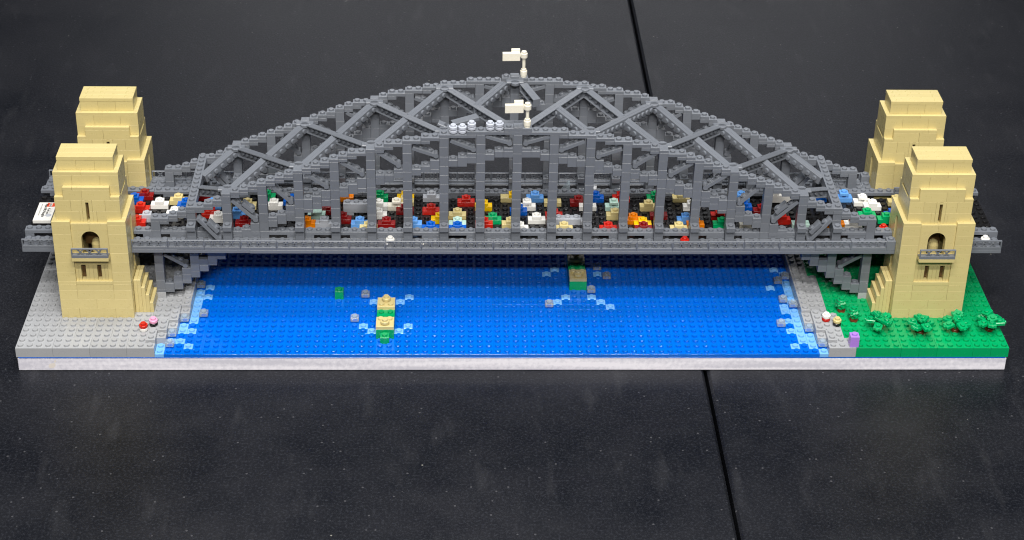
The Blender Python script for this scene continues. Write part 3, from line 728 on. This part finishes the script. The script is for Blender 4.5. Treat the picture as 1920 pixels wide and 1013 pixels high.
for c in CARS:
    m = re.match(r'([a-z/]+)(3:)?(\d+),(\d+)', c); nm, three, x, y = m.group(1), m.group(2), int(m.group(3)), int(m.group(4))
    y = min(y, 18); z = 9.2+sag(x+1)+.004
    body, cabin = (nm.split('/')+[nm])[:2] if '/' in nm else (nm, nm)
    L = 3 if three or nm in ('bus', 'boat') else 2
    cells = [(x+i, y) for i in range(L)]
    for e in cells: occ[e] = nm
    G = 'toy brick vehicles on the road'
    if nm == 'bus':
        t = thing('toy_bus', 'tall pale grey bus with a dark underside by the fifth post left of the middle', 'bus', (x, y, z), G)
        link('body', brick_me(3, 1, 1.15, 'silver', 'all'), t, (0, 0, .4)); link('wheel_base', brick_me(1.2, .9, .4, 'silver', ()), t, (0, .05, 0)); link('wheel_base', brick_me(1, .8, .4, 'black', ()), t, (1.9, .1, 0)); continue
    if three:
        t = thing('toy_bus', 'long pale blue-grey bus in the third lane right of the middle', 'bus', (x, y, z), G)
        link('body', brick_me(3, 1, .8, 'silver', 'all'), t); link('front_plate', brick_me(1, .9, .5, 'silver', ()), t, (3.01, .05, 0)); continue
    if nm == 'boat':
        t = thing('toy_boat', 'white boat with a curved bow carried on the road right of the middle', 'boat', (x-.4, y+.2, z+.55))
        q = MB(); q.prism([(0, 0), (2.4, 0), (3.1, .3), (3.5, .75), (3.5, .95), (0, .95)], 0, .95); link('hull', q.mesh('hull', 'white'), t)
        link('cabin', brick_me(1.6, .9, .4, 'white', ((0, 0),)), t, (0, .02, .96)); link('trailer_plate', brick_me(2, .8, .5, 'black', ()), t, (.6, .1, -.52)); continue
    col = CC.get(body.replace('mintflat', 'mint'), 'white'); cc = CC.get(cabin.replace('mintflat', 'mint'), col)
    name = CN.get(body, body).replace('mintflat', 'pale mint')
    if nm == 'tan/yellow': name = 'tan and yellow'
    extra = 'flat ' if nm == 'mintflat' else ''
    lab_ = '%s%s brick car, %s, %s' % (extra, name, lane(y), where(x))
    if lab_ in LABS: lab_ = lab_.replace('brick car', 'brick car (right one)')
    LABS[lab_] = 1
    t = thing('toy_car', lab_, 'car', (x, y, z), G)
    link('body', brick_me(2, 1, .55, col, ()), t, (0, 0, .12))
    link('chassis', brick_me(1.8, .86, .13, 'black' if random.random() < .4 else col, ()), t, (.1, .07, 0))
    off = .5
    if nm == 'tan/yellow': off = .95
    if nm == 'mintflat': link('roof_tile', brick_me(1.2, .95, .3, 'mint', ()), t, (.4, .02, .68)); continue
    if nm == 'cream' or (x, y) in ((55, 16), (65, 16), (92, 18), (94, 17)):        # cabin on a clear bracket: two pillars and a plate
        link('cabin_pillar', brick_me(.25, .8, .3, col, ()), t, (.55, .1, .67)); link('cabin_pillar', brick_me(.25, .8, .3, col, ()), t, (1.2, .1, .67))
        link('cabin', brick_me(1, 1, .3, col, 'all'), t, (off, 0, .95))
    else:
        link('cabin', brick_me(1, 1, .42, cc, 'all'), t, (off, 0, .67))

# odd pieces left on the rear walkway
def screen(q): q.prism([(0, 0), (.95, 0), (.95, 1.3), (.7, 1.3), (0, .25)], 0, .9)
t = tag(link('windscreen', cached(('screen',), screen, 'clear'), None, (60.2, 20.05, 9.25)), 'clear sloping windscreen piece standing on the rear walkway', 'toy piece')
for x, w_, lab in ((62.3, 2, 'wide glossy pale slope on the rear walkway, left of the other'), (66.6, 1.2, 'narrow glossy pale slope on the rear walkway')):
    t = thing('pale_slope', lab, 'toy piece', (x, 20.1, 9.1))
    def sl(q): q.prism([(0, 0), (.9, 0), (.9, .9), (.55, .9), (0, .35)], 0, w_, 'x')
    q = MB(); sl(q); link('slope', q.mesh('slope', 'silver'), t)

# printed sign tile on the road at the left end
sg = thing('printed_tile', 'white name tile with a red logo square lying on the road at the left end', 'sign', (.45, 12.1, 9.62+sag(1)))
link('tile', brick_me(2, 4.05, .4, 'white', ()), sg); link('riser_plate', brick_me(1.8, 3.8, .38, 'black', ()), sg, (.1, .1, -.4))
def flat(name, col, rough=.3):
    m = bpy.data.materials.new(name); m.use_nodes = True; b = m.node_tree.nodes['Principled BSDF']; b.inputs['Base Color'].default_value = (*col, 1); b.inputs['Roughness'].default_value = rough; return m
ink = flat('black_ink', (.02, .02, .02)); redi = flat('red_ink', (.62, .06, .02)); whi = flat('white_ink', (.8, .8, .78)); gri = flat('grey_ink', (.42, .42, .42))
def text(s, x, y, size, mat, z=.4015, rz=-math.pi/2, bold=0.0):
    c = bpy.data.curves.new('print_text', 'FONT'); c.body = s; c.size = size*S; c.offset = bold*S; c.extrude = 0; c.materials.append(mat)
    tmp = bpy.data.objects.new('tmp', c); COL.objects.link(tmp)
    dg = bpy.context.evaluated_depsgraph_get(); me = bpy.data.meshes.new_from_object(tmp.evaluated_get(dg)); bpy.data.objects.remove(tmp)
    o = bpy.data.objects.new('printed_text', me); COL.objects.link(o); o.parent = sg; o.location = (x*S, y*S, (z+.004)*S); o.rotation_euler = (0, 0, rz)
def quad(name, x0, y0, x1, y1, z, mat):
    me = bpy.data.meshes.new(name); me.from_pydata([(x0*S, y0*S, z*S), (x1*S, y0*S, z*S), (x1*S, y1*S, z*S), (x0*S, y1*S, z*S)], [], [(0, 1, 2, 3)]); me.materials.append(mat)
    o = bpy.data.objects.new(name, me); COL.objects.link(o); o.parent = sg
quad('logo_square', .98, 3.05, 1.88, 3.9, .402, redi); quad('logo_patch', 1.26, 3.12, 1.56, 3.83, .406, whi)
text('LEGO', 1.3, 3.78, .30, ink, .408, bold=.01)
text('Certified', 1.5, 2.75, .33, gri); text('Professional', 1.22, 2.75, .36, ink, bold=.012)
text('Ryan McNaught', .80, 3.72, .46, ink, bold=.016); text('www.thebrickman.com', .36, 3.72, .28, ink)
mb = MB(); mb.lathe(1.55, 1.15, [(.34, .4045), (.34, .406)], 20); o = link('printed_emblem', mb.mesh('emblem', 'silver'), sg)

# ------------------------------------------------------------------ small figures and plants on the banks
def two(mA, mB, x, y, lab, z=1.2, cone=True):
    t = thing('toy_figure', lab, 'toy figure', (x, y, z), 'round stud figures on the banks')
    link('body', cached(('figb', mA), lambda q: q.lathe(0, 0, [(.38, 0), (.38, .1), (.47, .12), (.47, .36), (.42, .4)], 18), mA), t, (0, 0, 0))
    link('head', cached(('figh', mB), lambda q: (q.lathe(0, 0, [(.40, 0), (.48, .12), (.48, .36), (.44, .4)], 18), q.stud(0, 0, .4)), mB), t, (0, 0, .4))
two('white', 'red', 13.4, 3.5, 'red round plate on a white one on the grey ground, left bank')
two('black', 'pink', 14.35, 4.5, 'pink round plate on a dark one on the grey ground, left bank')
two('red', 'white', 89.55, 5.5, 'white round plate on a red one on the grey stones, right bank')
two('black', 'tan', 90.6, 4.55, 'tan round plate on a black one beside the grass, right bank')
lv = thing('lavender_brick', 'lavender one-stud brick standing at the front edge between grey and green ground', 'toy brick', (91.25, .12, 1.2))
link('brick', brick_me(1, 1, 1.35, 'lav', 'all'), lv, (0, 0, 0))
def plant(x, y, kind, lab, seed):
    t = thing('toy_plant', lab, 'plant', (x, y, 1.2), 'green brick plants on the green ground')
    rnd = random.Random(seed)
    link('trunk', cached(('trunk',), lambda q: q.lathe(0, 0, [(.36, 0), (.36, .1), (.46, .12), (.46, .35), (.42, .4)], 18), 'brown'), t)
    link('stem', cached(('stem',), lambda q: (q.lathe(0, 0, [(.16, 0), (.16, 1.2)], 10), q.box(-.7, -.12, .75, .7, .12, .95), q.box(-.12, -.7, .55, .12, .7, .75)) if kind == 'wide' else q.lathe(0, 0, [(.16, 0), (.16, 1.0)], 10), 'green'), t, (0, 0, .35))
    def leaf(q):
        q.box(-.48, -.48, 0, .48, .48, .36, .05); q.lathe(0, 0, [(.27, .35), (.27, .50), (.24, .53)], 14)
        q.box(-.16, -.62, .05, .16, -.45, .3, .03)
    lm = cached(('leaf',), leaf, 'green')
    if kind == 'tall':
        for k in range(4):
            a = k*math.pi/2+rnd.uniform(-.3, .3)+.4
            link('leaf', lm, t, (.28*math.cos(a), .28*math.sin(a), .62+.05*k), (0.9*math.sin(a)*.9, -0.9*math.cos(a)*.9, 0))
            t.children[-1].rotation_euler = Euler((rnd.uniform(.5, .8), 0, a+math.pi/2), 'XYZ')
        link('top_leaf', cached(('topleaf',), lambda q: (q.lathe(0, 0, [(.40, 0), (.5, .1), (.5, .32), (.45, .36)], 18), q.stud(0, 0, .36)), 'green'), t, (0, 0, 1.2))
    else:
        n = 5
        for k in range(n):
            a = 2*math.pi*k/n+rnd.uniform(-.25, .25)+seed
            r = rnd.uniform(.85, 1.12)
            o = link('leaf', lm, t, (r*math.cos(a), r*math.sin(a), rnd.uniform(.7, 1.3)), (0, 0, 0)); o.scale = (1.0, 1.1, 1.1)
            o.rotation_euler = (Matrix.Rotation(a+math.pi/2, 4, 'Z') @ Matrix.Rotation(rnd.uniform(-.3, .25), 4, 'X')).to_euler()
        for k in range(2):
            a = rnd.uniform(0, 6.28)
            o = link('leaf', lm, t, (.4*math.cos(a), .4*math.sin(a)+.35, 1.5+.25*k), (rnd.uniform(-.4, .4), rnd.uniform(-.4, .4), a))
plant(91.55, 7.55, 'tall', 'small upright green plant in a brown round pot, nearest the bridge foot', 1)
plant(92.6, 5.55, 'tall', 'small upright green plant in a brown round pot beside the tan and black figure', 2)
plant(95.2, 3.7, 'wide', 'wide green leaf cluster at the left foot of the right front tower', 3)
plant(99.7, 2.9, 'wide', 'wide green leaf cluster before the middle of the right front tower', 4)
plant(103.7, 3.3, 'wide', 'wide green leaf cluster at the right foot of the right front tower', 5)
plant(107.6, 3.5, 'wide', 'wide green leaf cluster at the right edge of the board', 6)
